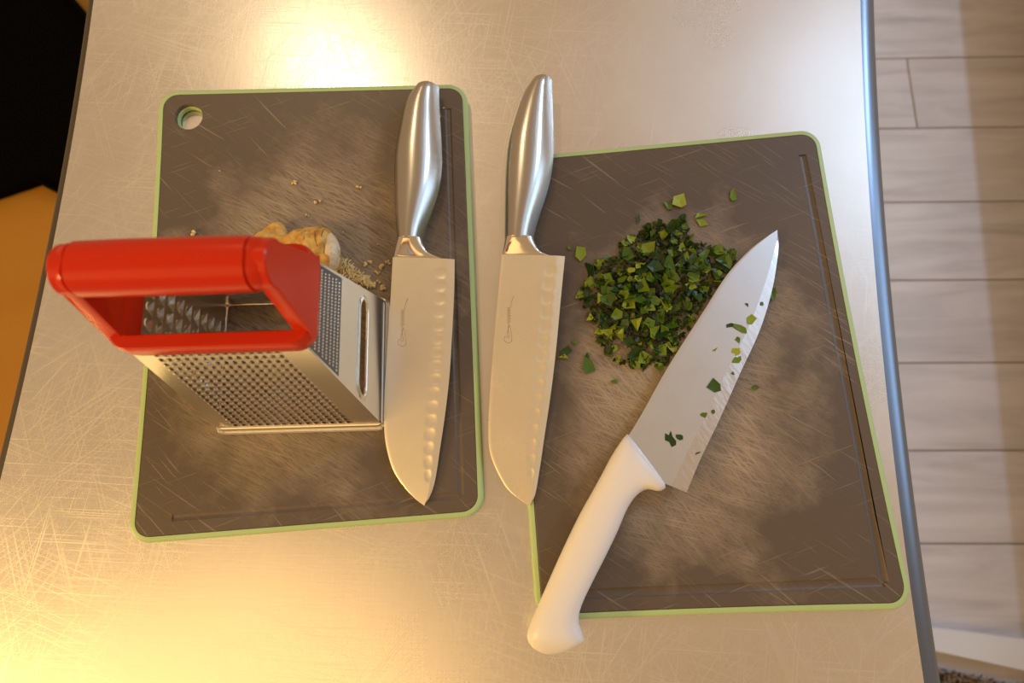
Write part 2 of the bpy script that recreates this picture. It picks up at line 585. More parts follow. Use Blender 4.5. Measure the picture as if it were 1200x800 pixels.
# hanging hole of the first board, in the board's own coordinates
cutting_board([(187.5, 107.5), (547.5, 99.5), (568, 604.5), (150.5, 638)], [(174, 360), (371, 103.5), (557.5, 340), (361, 621)],
              'grey cutting board with a hanging hole, under the red-handled grater', M['board_a'], hole=(-0.1005, 0.1515, 0.0108))
cutting_board([(592, 186), (958, 152), (1071.5, 714), (628.5, 727.5)], [(608, 437), (777, 169), (1004, 402), (846, 719)],
              'grey cutting board carrying the chopped herbs and the white-handled knife', M['board_b'], gd=0.0014)

# ------------------------------------------------------------------ knives
def section(L, R, zc, h, n=20, e=2.5, ridge=0.0):
    """Super-elliptic loop between two side points."""
    L, R = Vector(L), Vector(R)
    mid, half = (L + R) / 2, (R - L) / 2
    out = []
    for k in range(n):
        a = 2 * math.pi * k / n
        cx = math.copysign(abs(math.cos(a)) ** (2 / e), math.cos(a))
        sz = math.copysign(abs(math.sin(a)) ** (2 / e), math.sin(a))
        q = mid + half * cx
        out.append(Vector((q.x, q.y, zc + h / 2 * sz * (1 + ridge * (1 - abs(cx))))))
    return out


def facet_section(L, R, zc, h):
    L, R = Vector(L), Vector(R)
    prof = [(0.0, -0.20), (0.0, 0.14), (0.04, 0.40), (0.15, 0.73), (0.28, 0.92), (0.42, 1.0), (0.55, 0.97), (0.64, 0.88), (0.72, 0.74), (0.80, 0.52), (0.88, 0.22), (0.95, -0.06), (1.0, -0.32),
            (0.90, -0.6), (0.70, -0.9), (0.5, -1.0), (0.3, -0.9), (0.10, -0.6)]
    out = []
    for s, t in prof:
        q = L.lerp(R, s)
        out.append(Vector((q.x, q.y, zc + h / 2 * t)))
    return out


def rel(loops, o):
    return [[p - o for p in lp] for lp in loops]


def blade_mesh(spine, edge, zf, th, o, nt=200, ns=36, bev=0.86, scallop=None, part=None, zrow=None):
    """Tapered blade between the spine and edge lines (world points); optional hollows near the edge."""
    A, B = resample(spine, nt), resample(edge, nt)
    s0, s1 = part or (0.0, 1.0)
    vt, fc = [], []
    S_ = np.linspace(s0, s1, ns)
    for side in (1, -1):
        for i in range(nt):
            t = i / (nt - 1)
            for s in S_:
                q = A[i] * (1 - s) + B[i] * s
                pr = 1.0 if s < bev else max(0.06, 1 - (s - bev) / (1 - bev) * 0.94)
                if s < 0.03: pr *= 0.75 + s / 0.03 * .25
                z = zf(t) + side * th / 2 * pr
                if side > 0 and scallop:
                    n_, t0, t1, sc, ds, dep = scallop
                    if t0 < t < t1:
                        ph = ((t - t0) / (t1 - t0) * n_) % 1.0 - 0.5
                        uu = (ph / 0.42) ** 2 + ((s - sc) / ds) ** 2
                        if uu < 1: z -= dep * (1 - uu) ** 0.5
                vt.append((q[0] - o.x, q[1] - o.y, z - o.z))
    idx = lambda sd, i, j: sd * nt * ns + i * ns + j
    for i in range(nt - 1):
        for j in range(ns - 1):
            fc.append((idx(0, i, j), idx(0, i, j + 1), idx(0, i + 1, j + 1), idx(0, i + 1, j)))
            fc.append((idx(1, i, j), idx(1, i + 1, j), idx(1, i + 1, j + 1), idx(1, i, j + 1)))
        for j in (0, ns - 1):
            fc.append((idx(0, i, j), idx(0, i + 1, j), idx(1, i + 1, j), idx(1, i, j)))
    for i in (0, nt - 1):
        for j in range(ns - 1):
            fc.append((idx(0, i, j), idx(1, i, j), idx(1, i, j + 1), idx(0, i, j + 1)))
    bm = py_mesh('blade', vt, fc)
    bmesh.ops.remove_doubles(bm, verts=bm.verts, dist=1e-6)
    return bm


def tube_bm(pts, r, n=6):
    bm_l = []
    pts = [Vector(p) for p in pts]
    for i, p in enumerate(pts):
        d = (pts[min(i + 1, len(pts) - 1)] - pts[max(i - 1, 0)])
        d = d.normalized() if d.length > 1e-9 else Vector((0, 1, 0))
        s = d.cross(Vector((0, 0, 1)))
        s = s.normalized() if s.length > 1e-6 else Vector((1, 0, 0))
        u = s.cross(d)
        bm_l.append([p + (s * math.cos(2 * math.pi * k / n) + u * math.sin(2 * math.pi * k / n)) * r for k in range(n)])
    return loops_bm(bm_l)


def santoku(hl, hr_, bol, spine, edge, label, blade_mat, n_sc, engr, z0):
    zc = z0 + 0.0112
    zf = lambda t: z0 + 0.0120 * (1 - t) + 0.0014 * t
    hp = 0.0095
    o = P((hl[3][0] + hr_[3][0]) / 2, hl[3][1], z0)
    root = empty('santoku_knife', o)
    tag(root, label, 'knife', 'steel santoku knives')
    n = 40
    Lp = resample([P(*p, hp) for p in hl], n)
    Rp = resample([P(*p, hp) for p in hr_], n)
    lp = []
    for i in range(n):
        t = i / (n - 1)
        hgt = 0.0165 + 0.003 * math.sin(t * math.pi) if t > 0.02 else 0.014
        lp.append(facet_section(Lp[i], Rp[i], TZ + zc, hgt))
    obj('handle', loops_bm(rel(lp, o)), M['handle_steel'], root, 38)
    lp = []
    for L, R, h in bol:
        lp.append(section(P(*L, hp), P(*R, hp), TZ + zc, h, 20, 2.6))
    fine = []
    arr = np.array([[tuple(p) for p in l] for l in lp])
    for j in range(20):
        fine.append(resample(arr[:, j, :], 16))
    lp = [[Vector(fine[j][i]) for j in range(20)] for i in range(16)]
    obj('bolster', loops_bm(rel(lp, o)), M['bolster'], root, 60)
    A = [P(*p, 0.007) for p in spine]
    B = [P(*p, 0.007) for p in edge]
    zw = lambda t: TZ + zf(t)
    blade = obj('blade', blade_mesh(A, B, zw, 0.0022, o, scallop=(n_sc, 0.035, 0.90, 0.785, 0.10, 0.0004)), blade_mat, root, 50)
    # etched script marking on the flat of the blade
    pts = [P(px, py, 0.0) for px, py in engr]
    q = resample(pts, 90)
    ext = np.array([tuple(a) for a in A])
    ln = []
    for p in q:
        t = (A[0].y - p[1]) / (A[0].y - A[-1].y)
        pp = CAM_O + (Vector(p) - CAM_O) * ((TZ + zf(t) + 0.0011 - CAM_O.z) / (TZ - CAM_O.z))
        ln.append(pp - o)
    obj('etched_script', tube_bm(ln, 0.00017, 5), M['etch'], blade)
    return root


def script_px(x0, y0, s):
    """Cursive marking read up the blade: a big looped initial, small joined letters, a rising tail."""
    pts = [(2.5, -5), (1, -2), (1.5, 1.5), (4, 3.5), (8, 3.5), (10.5, 1), (10.5, -4), (9.5, -12), (8.5, -17), (7, -19), (6, -15), (6.8, -8), (7, -3), (5, -2.5), (4.5, -6), (6, -13), (7.5, -20)]
    y = -21
    for k in range(6):
        pts += [(5.2, y), (5.6, y - 2.2), (8.4, y - 1.2), (8.8, y - 3.0)]
        y -= 3.6
    pts += [(9.5, y), (10.2, y - 5), (11.5, y - 9), (13, y - 13)]
    return [(x0 + px * s, y0 + py * s) for px, py in pts]


santoku([(490, 110.5), (478.7, 129), (470.6, 161.5), (466.4, 187.5), (465.7, 220), (466.4, 252.5), (469, 289)],
        [(516, 109), (516.3, 128), (517.6, 152), (519, 178), (519.3, 200), (516, 226), (508, 252.5), (500.5, 274), (497, 289)],
        [((469, 287), (497.6, 287), .0165), ((466.8, 294), (500, 294), .0125), ((465.2, 301), (506, 302), .0075), ((464.6, 306), (519, 307.5), .0040), ((464.2, 312), (535, 312.5), .0026)],
        [(464.5, 309), (461, 362.5), (457, 416), (453.5, 465.6), (452.7, 503), (455.6, 527.5), (463, 552), (475.4, 571), (487.8, 584.4), (498, 592)],
        [(535, 311), (534.3, 346), (531, 404), (528, 445), (523, 486), (516.6, 527.5), (510.4, 564.6), (504, 583), (498, 592)],
        'santoku knife lying on the cutting board beside the grater', M['blade'], 16, script_px(465.5, 402, 0.95), BT)
santoku([(624, 103), (613.6, 119), (604, 145), (596.4, 174.5), (593.5, 204), (592.5, 236), (592, 288)],
        [(646.5, 101.3), (647.2, 122.5), (647.9, 150), (648.3, 178), (647.3, 198), (644, 218), (638.5, 238), (631.5, 259), (626.8, 276), (624.5, 288)],
        [((592, 286), (625.3, 286), .0165), ((591, 293), (628.5, 294), .0125), ((590, 299), (634, 300.5), .0075), ((589.5, 304), (646, 305.2), .0040), ((589, 309), (661, 308.5), .0026)],
        [(589, 306), (583.5, 362.5), (578.5, 416), (574.4, 469.8), (573, 511), (575, 531.6), (582.6, 552), (595, 573), (609.5, 585.5), (620.6, 593)],
        [(661, 307.5), (656.5, 354), (650.7, 416), (645.3, 461.5), (638, 511), (632, 552), (626, 584), (620.6, 593)],
        'santoku knife with a stained blade lying across the gap between the boards', M['blade_worn'], 15, script_px(590, 398, 0.92), BT)


def chef_knife():
    hz = 0.014
    o = P(700, 620, BT)
    root = empty('chef_knife', o)
    tag(root, 'wide chef knife with a white plastic handle and leaf bits on its blade', 'knife')
    rows = [((733, 509.5), (777, 568), .010), ((729, 514), (778.2, 571), .017), ((722, 524), (771, 575.5), .021), ((714, 537), (756, 573.5), .023), ((705, 554), (744, 580.5), .024), ((693, 576), (733.5, 595), .024),
            ((679, 601), (721.5, 622.5), .025), ((660, 640), (707, 652.5), .025), ((643, 678), (692, 682), .024), ((630, 708), (680.5, 707), .024), ((622, 727), (677, 724), .024), ((617.6, 743), (681.5, 740), .023),
            ((621.5, 753), (683.5, 746.5), .019), ((631, 760), (669, 756.5), .012), ((641, 763.5), (655, 762), .004)]
    ls = [section(P(*L, hz), P(*R, hz), TZ + BT + 0.0125, h, 24, 2.5) for L, R, h in rows]
    arr = np.array([[tuple(p) for p in l] for l in ls])
    fine = [resample(arr[:, j, :], 48) for j in range(24)]
    ls = [[Vector(fine[j][i]) for j in range(24)] for i in range(48)]
    obj('handle', loops_bm(rel(ls, o)), M['white_plastic'], root, 60)
    sp = [(712, 541), (740, 503), (781, 431.5), (822.4, 367), (851, 323), (876, 295.5), (896.6, 278.8), (910, 270.3)]
    ed = [(770, 579), (801, 577), (818.3, 537), (839, 495), (863.7, 441), (888.4, 388), (903, 342.4), (910, 305), (912, 281), (910, 270.3)]
    ed2 = ed[1:]
    A = [P(*p, .011) for p in sp]
    B = [P(*p, .011) for p in ed2]
    zf = lambda t: TZ + BT + 0.0115 * (1 - t) + 0.0030 * t
    blade = obj('blade', blade_mesh(A, B, zf, 0.0026, o, nt=160, ns=24, bev=0.80, part=(0, 0.80)), M['chef_blade'], root, 50)
    obj('cutting_edge', blade_mesh(A, B, zf, 0.0026, o, nt=160, ns=10, bev=0.80, part=(0.80, 1.0)), M['chef_bevel'], blade, 50)
    return A, B, zf


CA, CB, CZ = chef_knife()

# ------------------------------------------------------------------ box grater
GC = Vector((-0.1645, 0.0974, TZ + BT))
grater = empty('box_grater', GC, 0.025)
tag(grater, 'steel box grater with a red plastic handle standing on a cutting board', 'grater')
gb = dict(x=0.0590, y0=-0.0465, y1=0.0465, z=0.0012)
gt = dict(x=0.0465, y0=-0.0185, y1=0.0300, z=0.146)


def gcorner(sx, sy, v):
    """Corner of the tapered body at height fraction v."""
    x = sx * (gb['x'] * (1 - v) + gt['x'] * v)
    k = 'y0' if sy < 0 else 'y1'
    y_ = gb[k] * (1 - v) + gt[k] * v
    return Vector((x, y_, gb['z'] * (1 - v) + gt['z'] * v))


def face_fn(a, b_):
    """Point on a panel: u along the base from corner a to corner b, v up, d outward."""
    def f(u, v, d=0.0):
        p = gcorner(*a, v).lerp(gcorner(*b_, v), u)
        e1 = gcorner(*b_, .5) - gcorner(*a, .5)
        e2 = (gcorner(*a, 1).lerp(gcorner(*b_, 1), .5) - gcorner(*a, 0).lerp(gcorner(*b_, 0), .5))
        nn = e1.cross(e2).normalized()
        return p + nn * d
    return f


def holed_panel(f, cols, rows, u0, u1, v0, v1, ru, rv, stagger=0.0, lift=0.0010, shift=0.0):
    """Sheet with a grid of real holes whose lower lips are pushed out."""
    bm = bmesh.new()
    cache = {}

    def vert(u, v, d=0.0):
        key = (round(u, 5), round(v, 5), round(d, 6))
        if key not in cache:
            cache[key] = bm.verts.new(f(u, v, d))
        return cache[key]

    def quad(us, vs_):
        try: bm.faces.new((vert(us[0], vs_[0]), vert(us[1], vs_[0]), vert(us[1], vs_[1]), vert(us[0], vs_[1])))
        except ValueError: pass
    U = np.linspace(u0, u1, cols + 1)
    V = np.linspace(v0, v1, rows + 1)
    quad((0, 1), (0, v0)); quad((0, 1), (v1, 1)); quad((0, u0), (v0, v1)); quad((u1, 1), (v0, v1))
    for i in range(cols):
        for j in range(rows):
            ua, ub, va, vb = U[i], U[i + 1], V[j], V[j + 1]
            uc, vc = (ua + ub) / 2, (va + vb) / 2
            ring = [(ua, va), (uc, va), (ub, va), (ub, vc), (ub, vb), (uc, vb), (ua, vb), (ua, vc)]
            angs = [225, 270, 315, 0, 45, 90, 135, 180]
            outer = [vert(*r) for r in ring]
            inner = []
            for a in angs:
                ca, sa = math.cos(math.radians(a)), math.sin(math.radians(a))
                inner.append(bm.verts.new(f(uc + ru * ca * (ub - ua), vc + rv * sa * (vb - va), lift if sa < -.3 else 0.0)))
            for k in range(8):
                k2 = (k + 1) % 8
                bm.faces.new((outer[k], outer[k2], inner[k2], inner[k]))
    return bm


ff = face_fn((-1, -1), (1, -1))          # front panel
fr = face_fn((1, -1), (1, 1))            # right panel
fb = face_fn((1, 1), (-1, 1))            # back panel
fl = face_fn((-1, 1), (-1, -1))          # left panel
obj('front_panel', holed_panel(ff, 15, 20, 0.10, 0.84, 0.055, 0.95, 0.26, 0.25, lift=.0006), M['grater'], grater)
obj('back_panel', holed_panel(fb, 11, 13, 0.10, 0.90, 0.08, 0.92, 0.24, 0.24, lift=.0016), M['grater'], grater)
obj('side_panel', holed_panel(fl, 4, 9, 0.15, 0.85, 0.10, 0.90, 0.28, 0.28, lift=.0022), M['grater'], grater)

# right panel: fine punched points near the top, one long raised slicing slot below
bm = bmesh.new()
T = 0.0007
q = [fr(0, 0), fr(1, 0), fr(1, 1), fr(0, 1), fr(0, 0, -T), fr(1, 0, -T), fr(1, 1, -T), fr(0, 1, -T)]
vv = [bm.verts.new(p) for p in q]
for f_ in ((0, 1, 2, 3), (7, 6, 5, 4), (0, 4, 5, 1), (1, 5, 6, 2), (2, 6, 7, 3), (3, 7, 4, 0)):
    bm.faces.new([vv[i] for i in f_])
rp = obj('side_panel', bm, M['grater'])
SLOT = dict(v=0.34, u0=0.16, u1=0.80, r=0.0072)


def stadium(r, d, n=14):
    """Closed loop round the slot on the right panel, radius r, offset d."""
    out = []
    hh = (gcorner(1, -1, 1) - gcorner(1, -1, 0)).length
    ww = 0.08
    for k in range(n + 1):
        a = math.pi / 2 + math.pi * k / n
        out.append(fr(SLOT['u0'] + r * math.cos(a) / ww, SLOT['v'] + r * math.sin(a) / .145, d))
    for k in range(n + 1):
        a = -math.pi / 2 + math.pi * k / n
        out.append(fr(SLOT['u1'] + r * math.cos(a) / ww, SLOT['v'] + r * math.sin(a) / .145, d))
    return out


cutter = obj('cutter', loops_bm([stadium(SLOT['r'], -0.006), stadium(SLOT['r'], 0.006)]), None)
boolean(rp, [cutter])
rp.parent = grater
lp = [stadium(.0072, -.0007), stadium(.0073, .0006), stadium(.0078, .0011), stadium(.0088, .0011), stadium(.0102, .0004), stadium(.0110, .0000), stadium(.0090, -.0004)]
obj('slicing_lip', loops_bm(lp, closed_u=True), M['grater'], rp, 50)
bm = bmesh.new()
for i in range(27):
    for j in range(9):
        u = 0.06 + 0.88 * (i + (0.5 if j % 2 else 0)) / 27
        v = 0.64 + 0.34 * (j + .5) / 9
        c0 = fr(u, v, 0.0009)
        rr = 0.0011
        base = [fr(u + rr * math.cos(a) / .075, v + rr * math.sin(a) / .145, 0.00005) for a in np.linspace(0, 2 * math.pi, 6)[:-1]]
        tv = bm.verts.new(c0)
        bv = [bm.verts.new(p) for p in base]
        for k in range(5):
            bm.faces.new((bv[k], bv[(k + 1) % 5], tv))
plate = bmesh.new()
pq = [fr(a, b_, d) for d in (-.0004, 0.00015) for a, b_ in ((.03, .63), (.97, .63), (.97, .985), (.03, .985))]
pv = [plate.verts.new(p) for p in pq]
for f_ in ((0, 1, 2, 3), (4, 5, 6, 7), (0, 1, 5, 4), (1, 2, 6, 5), (2, 3, 7, 6), (3, 0, 4, 7)):
    plate.faces.new([pv[k] for k in f_])
obj('rasp_field', plate, M['rasp_shade'], rp)
o = obj('rasp_points', bm, M['grater_dots'], rp)
o['kind'] = 'stuff'


def rect_ring(prof, x, y0, y1, r=0.004, n=4):
    """Sweep a profile (outward offset, z) round a rounded rectangle; returns closed tube."""
    loops = []
    for off, z in prof:
        lp_ = []
        rr = max(r + off, 0.0008)
        for cx, cy, a0 in ((x - r, y1 - r, 0), (-x + r, y1 - r, 90), (-x + r, y0 + r, 180), (x - r, y0 + r, 270)):
            for k in range(n + 1):
                a = math.radians(a0 + 90 * k / n)
                lp_.append((cx + rr * math.cos(a), cy + rr * math.sin(a), z))
        loops.append(lp_)
    return loops_bm(loops, closed_u=True)


obj('base_rim', rect_ring([(-.0008, 0), (.0026, 0), (.0034, .0007), (.0034, .0018), (.0026, .0026), (.0012, .0016), (.0004, .0028), (.0008, .0048), (.0000, .0060), (-.0012, .0056)], 0.0592, -0.0467, 0.0467, 0.004), M['grater'], grater, 30)
# red collar on the top of the body
cl = [(-.0035, .136), (.0032, .136), (.0045, .138), (.0048, .144), (.0045, .150), (.0034, .1525), (-.0030, .1525), (-.0042, .150)]
obj('collar', rect_ring(cl, 0.0480, -0.0170, 0.0300, 0.006, 6), M['red'], grater, 40)
# two end plates rising to the grip
GY, GZ = 0.0070, 0.1945
for sx in (-1, 1):
    prof = []
    for k in range(13):
        a = math.radians(-12 + 204 * k / 12)
        prof.append((GY + 0.0118 * math.cos(a), GZ + 0.0120 * math.sin(a)))
    prof += [(-0.0150, 0.1500), (-0.0170, 0.1440), (0.0295, 0.1440), (0.0275, 0.1500)]
    loops = []
    for dx, sc in ((-.0040, .94), (-.0032, 1.0), (.0032, 1.0), (.0040, .94)):
        lp_ = []
        for (yy, zz) in prof:
            k = (zz - 0.144) / (GZ - 0.144)
            cx_ = sx * (0.0495 - 0.0035 * k)
            cy_ = GY + (yy - GY) * sc if zz > .16 else yy
            lp_.append((cx_ + dx, cy_, zz if zz < GZ else GZ + (zz - GZ) * sc))
        loops.append(lp_)
    obj('handle_post', loops_bm(loops), M['red'], grater, 40)
loops = []
for x, s in ((-.0482, .60), (-.0474, .80), (-.0455, .92), (-.0425, .96), (-.0422, .90), (-.0416, .90), (-.0411, 1.0), (-.02, 1.03), (.02, 1.03), (.0390, 1.0), (.0395, .90), (.0402, .90), (.0406, .97), (.0450, .93), (.0475, .80), (.0482, .60)):
    lp_ = []
    for k in range(28):
        a = 2 * math.pi * k / 28
        ca, sa = math.cos(a), math.sin(a)
        e = 2 / 2.5
        lp_.append((x, GY + s * 0.0125 * math.copysign(abs(ca) ** e, ca), GZ + s * 0.0125 * math.copysign(abs(sa) ** e, sa)))
    loops.append(lp_)
obj('grip', loops_bm(loops), M['red'], grater, 40)

# ------------------------------------------------------------------ ginger
def ginger_root():
    o = P(360, 300, BT)
    root = empty('ginger_root', o)
    tag(root, 'peeled knobbly ginger root piece with a pale grated end behind the grater', 'ginger')
    bm = bmesh.new()
    blobs = [((322, 274), .010, .008, .008, .5), ((312, 284), .012, .009, .009, .3), ((335, 292), .014, .011, .010, 0), ((352, 288), .014, .013, .012, .4), ((366, 290), .015, .016, .014, 1.1),
             ((376, 288), .012, .015, .014, .2), ((384, 300), .010, .013, .012, .3), ((378, 312), .012, .012, .010, 0)]
    for (px, py), rx, ry, rz, a in blobs:
        c = P(px, py, BT + rz) - o
        c.z = rz * 0.95
        tmp = bmesh.ops.create_icosphere(bm, subdivisions=3, radius=1, matrix=Matrix.Translation(c) @ Matrix.Rotation(a, 4, 'Z') @ Matrix.Diagonal((rx, ry, rz, 1)))
    g = obj('root_body', bm, M['ginger'])
    m = g.modifiers.new('r', 'REMESH'); m.mode = 'VOXEL'; m.voxel_size = 0.0011
    m = g.modifiers.new('s', 'SMOOTH'); m.iterations = 5
    dg = bpy.context.evaluated_depsgraph_get()
    me = bpy.data.meshes.new_from_object(g.evaluated_get(dg))
    g.modifiers.clear()
    g.data = me
    me.materials.clear(); me.materials.append(M['ginger'])
    for v in me.vertices:
        v.co += v.normal * (noise.noise(v.co * 160) * 0.0014 + noise.noise(v.co * 420) * 0.0005)
        v.co.z = max(v.co.z, 0.0002)
    me.shade_smooth()
    g.parent = root
    # the pale grated end
    bm = bmesh.new()
    c = P(387, 296, BT + .012) - o
    c.z = 0.0125
    bmesh.ops.create_icosphere(bm, subdivisions=4, radius=1, matrix=Matrix.Translation(c) @ Matrix.Rotation(0.35, 4, 'Y') @ Matrix.Rotation(0.15, 4, 'Z') @ Matrix.Diagonal((.0075, .0150, .0122, 1)))
    for v in bm.verts:
        s = noise.noise(Vector((v.co.x * 120, v.co.y * 600, v.co.z * 120)))
        v.co.x += s * 0.0008
        v.co.z = max(v.co.z, .0003)
    obj('grated_end', bm, M['ginger_cut'], root, 180)
    # dark creases left in the flesh
    for pts in ([(379, 268), (378, 278), (380, 288), (379, 296)], [(370, 272), (371, 282), (373, 290)], [(357, 270), (358, 280), (355, 288)]):
        ln = [P(px, py, BT + .0235) - o for px, py in pts]
        bvh = []
        ok = []
        for p in ln:
            hit, loc, nn, _ = g.ray_cast(Vector((p.x, p.y, .08)), Vector((0, 0, -1)))
            if hit: ok.append(loc)
        if len(ok) > 1:
            obj('crease', tube_bm(resample(ok, 12), 0.00035, 5), M['crease'], g)


ginger_root()


def crumb_mesh(seed, r):
    rr = random.Random(seed)
    bm = bmesh.new()
    for k in range(rr.choice((2, 3, 3, 4))):
        mt = Matrix.Translation((rr.uniform(-.7, .7) * r, rr.uniform(-.7, .7) * r, r * .45)) @ Euler((rr.random() * 6, rr.random() * 6, rr.random() * 6)).to_matrix().to_4x4() @ Matrix.Diagonal((r * rr.uniform(.4, .8), r * rr.uniform(.3, .55), r * rr.uniform(.35, .5), 1))
        bmesh.ops.create_icosphere(bm, subdivisions=1, radius=1, matrix=mt)
    for v in bm.verts:
        v.co.z = max(v.co.z, 0.00005)
    return bm


for i, (px, py, s, d) in enumerate([(345, 215, 4.5, 0), (421, 220, 4.5, 0), (373, 236, 6, 0), (360, 253, 3, 0), (228, 274, 5.5, 0), (402, 273, 2.2, 0), (443, 286, 2, 0),
                                    (455, 309, 5, 1), (447, 314, 6, 1), (443, 319, 4, 1), (429, 309, 6, 1), (434, 308, 4, 1), (450, 338, 6, 1), (455, 346, 2.5, 1), (437, 337, 7, 1), (442, 332, 5, 1), (421, 335, 4, 1), (445, 350, 4, 1), (407, 331, 4, 1),
                                    (393, 236, 1.5, 0), (258, 200, 1.8, 0), (520, 127, 2.5, 2), (516, 137, 1.8, 2)]):
    r = s / 1650 * 0.85
    o = obj('ginger_crumb', crumb_mesh(i, r), M['ginger_shred'])
    o.location = P(px, py, BT)
    o.rotation_euler = (0, 0, i * 1.3)
    lab = ['pale ginger crumb lying loose on the board with the hanging hole', 'yellow clump of grated ginger beside the shreds at the grater foot', 'tiny pale ginger bit beside the santoku handle on the board'][d]
    tag(o, lab, 'ginger crumb', ['loose ginger crumbs on the board', 'ginger clumps by the grater', 'ginger bits by the knife handle'][d])

# heap of grated shreds: nobody could count these
bm = bmesh.new()
path = [(372, 322), (384, 318), (395, 315), (404, 316), (412, 320), (420, 324), (428, 328), (434, 334)]
for k in range(260):
    t = RND.random() ** 1.1
    i = min(int(t * (len(path) - 1)), len(path) - 2)
    fq = t * (len(path) - 1) - i
    sp = 8.0 * (1 - t) + 3.0
    px = path[i][0] * (1 - fq) + path[i + 1][0] * fq + RND.gauss(0, sp * .55)
    py = path[i][1] * (1 - fq) + path[i + 1][1] * fq + RND.gauss(0, sp * .6)
    z = BT + 0.0006 + RND.random() * 0.007 * (1 - t * .75)
    c = P(px, py, z)
    a = RND.uniform(0, 6.28)
    ln = RND.uniform(.004, .0125) * (0.6 if t > .6 else 1)
    curl = RND.uniform(-2.2, 2.2)
    pts = []
    for s in np.linspace(-.5, .5, 5):
        aa = a + curl * s
        pts.append(c + Vector((math.cos(aa) * ln * s, math.sin(aa) * ln * s, RND.uniform(0, .0006) + .0012 * abs(curl) * (.25 - s * s))))
    t_ = tube_bm(pts, RND.uniform(.00022, .0006), 4)
    me_ = bpy.data.meshes.new('x'); t_.to_mesh(me_); t_.free(); bm.from_mesh(me_); bpy.data.meshes.remove(me_)
o = obj('grated_ginger', bm, M['ginger_shred'])
tag(o, 'small heap of yellow grated ginger shreds behind the grater', 'grated ginger', None, 'stuff')

# ------------------------------------------------------------------ chopped herb leaves
def leaf_bm(seed, w_, h_, th=0.00035, bend=0.25, frill=False):
    rr = random.Random(seed)
    n = 9 if frill else rr.choice((3, 4, 4, 5, 5, 6))
    a0 = rr.random() * 6.28
    pts = []
    for k in range(n):
        a = a0 + 2 * math.pi * (k + rr.uniform(-.34, .34)) / n
        r = rr.uniform(.35, 1.0) if frill else rr.uniform(.6, 1.1)
        pts.append((w_ / 2 * r * math.cos(a), h_ / 2 * r * math.sin(a)))
    fa = rr.random() * 3.14
    dx, dy = math.cos(fa), math.sin(fa)
    b = bend * rr.uniform(.3, 1.2)
    zz = lambda x, y: b * abs(x * dx + y * dy) + 0.12 * (x * dy - y * dx) ** 2 / max(w_, h_)
    bm = bmesh.new()
    top = [bm.verts.new((x, y, zz(x, y) + th)) for x, y in pts]
    bot = [bm.verts.new((x, y, zz(x, y))) for x, y in pts]
    ct, cb = bm.verts.new((0, 0, th)), bm.verts.new((0, 0, 0))
    for k in range(n):
        j = (k + 1) % n
        bm.faces.new((top[k], top[j], ct)); bm.faces.new((bot[j], bot[k], cb)); bm.faces.new((top[k], bot[k], bot[j], top[j]))
    return bm


PILE = [(745, 270), (760, 262), (775, 258), (790, 262), (800, 252), (807, 280), (830, 288), (862, 291), (862, 305), (842, 332), (817, 368), (797, 398), (781, 428), (760, 432), (735, 429), (712, 417), (702, 402), (692, 372), (674, 345), (690, 330), (690, 310), (712, 300), (728, 284)]


def in_poly(x, y, poly=PILE):
    c = False
    for i in range(len(poly)):
        x0, y0 = poly[i]; x1, y1 = poly[i - 1]
        if (y0 > y) != (y1 > y) and x < (x1 - x0) * (y - y0) / (y1 - y0) + x0: c = not c
    return c


def inner(x, y):
    d = 1e9
    for i in range(len(PILE)):
        a, b = Vector(PILE[i]), Vector(PILE[i - 1])
        ab = b - a
        t = max(0, min(1, (Vector((x, y)) - a).dot(ab) / ab.length_squared))
        d = min(d, (a + ab * t - Vector((x, y))).length)
    return min(1.0, d / 42)


def rand_in():
    while True:
        x, y = RND.uniform(672, 864), RND.uniform(250, 434)
        if in_poly(x, y) and not (720 < x < 736 and 392 < y < 420) and not (704 < x < 726 and 285 < y < 302) : return x, y


# lower layer: small bits, darkened to stand for shade between the leaves
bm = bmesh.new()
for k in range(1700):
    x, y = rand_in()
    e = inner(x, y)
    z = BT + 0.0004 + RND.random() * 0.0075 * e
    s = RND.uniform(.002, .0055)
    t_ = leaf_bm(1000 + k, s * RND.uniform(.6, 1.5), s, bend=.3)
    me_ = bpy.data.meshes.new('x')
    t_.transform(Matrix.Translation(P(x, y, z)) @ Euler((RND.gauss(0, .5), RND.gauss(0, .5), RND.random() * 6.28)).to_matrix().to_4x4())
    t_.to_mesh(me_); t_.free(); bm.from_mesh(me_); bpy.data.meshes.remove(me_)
o = obj('chopped_herbs', bm, M['leaf_gap_shade'])
tag(o, 'fine chopped herb bits underneath the herb pile, darkened as shade between leaves', 'chopped herbs', None, 'stuff')

# upper layer: pieces one can pick out
KINDS = [('leaf', 'mid green'), ('leaf_bright', 'yellow-green'), ('leaf_dark', 'dark green')]
variants = []
for k in range(60):
    big = k % 5 == 0
    s = RND.uniform(.012, .0165) if big else RND.uniform(.006, .0115)
    b_ = leaf_bm(k, s * RND.uniform(.55, 1.1), s, bend=.38)
    bmesh.ops.recalc_face_normals(b_, faces=b_.faces)
    me_ = bpy.data.meshes.new('leaf_piece'); b_.to_mesh(me_); b_.free()
    kind = KINDS[(0, 1, 2, 2, 0)[(k * 7 + k // 5) % 5]]
    me_.materials.append(M[kind[0]])
    variants.append((me_, 'large ' * big + kind[1]))
for k in range(290):
    x, y = rand_in()
    e = inner(x, y)
    o = bpy.data.objects.new('leaf_piece', variants[k % 60][0])
    C.objects.link(o)
    zt = BT + 0.0012 + 0.0095 * e * (0.55 + 0.45 * RND.random())
    o.location = P(x, y, zt)
    o.rotation_euler = (RND.gauss(0, .55), RND.gauss(0, .55), RND.random() * 6.28)
    tag(o, variants[k % 60][1] + ' chopped herb leaf piece in the pile on the cutting board', 'leaf piece', 'chopped herb leaves in the pile')


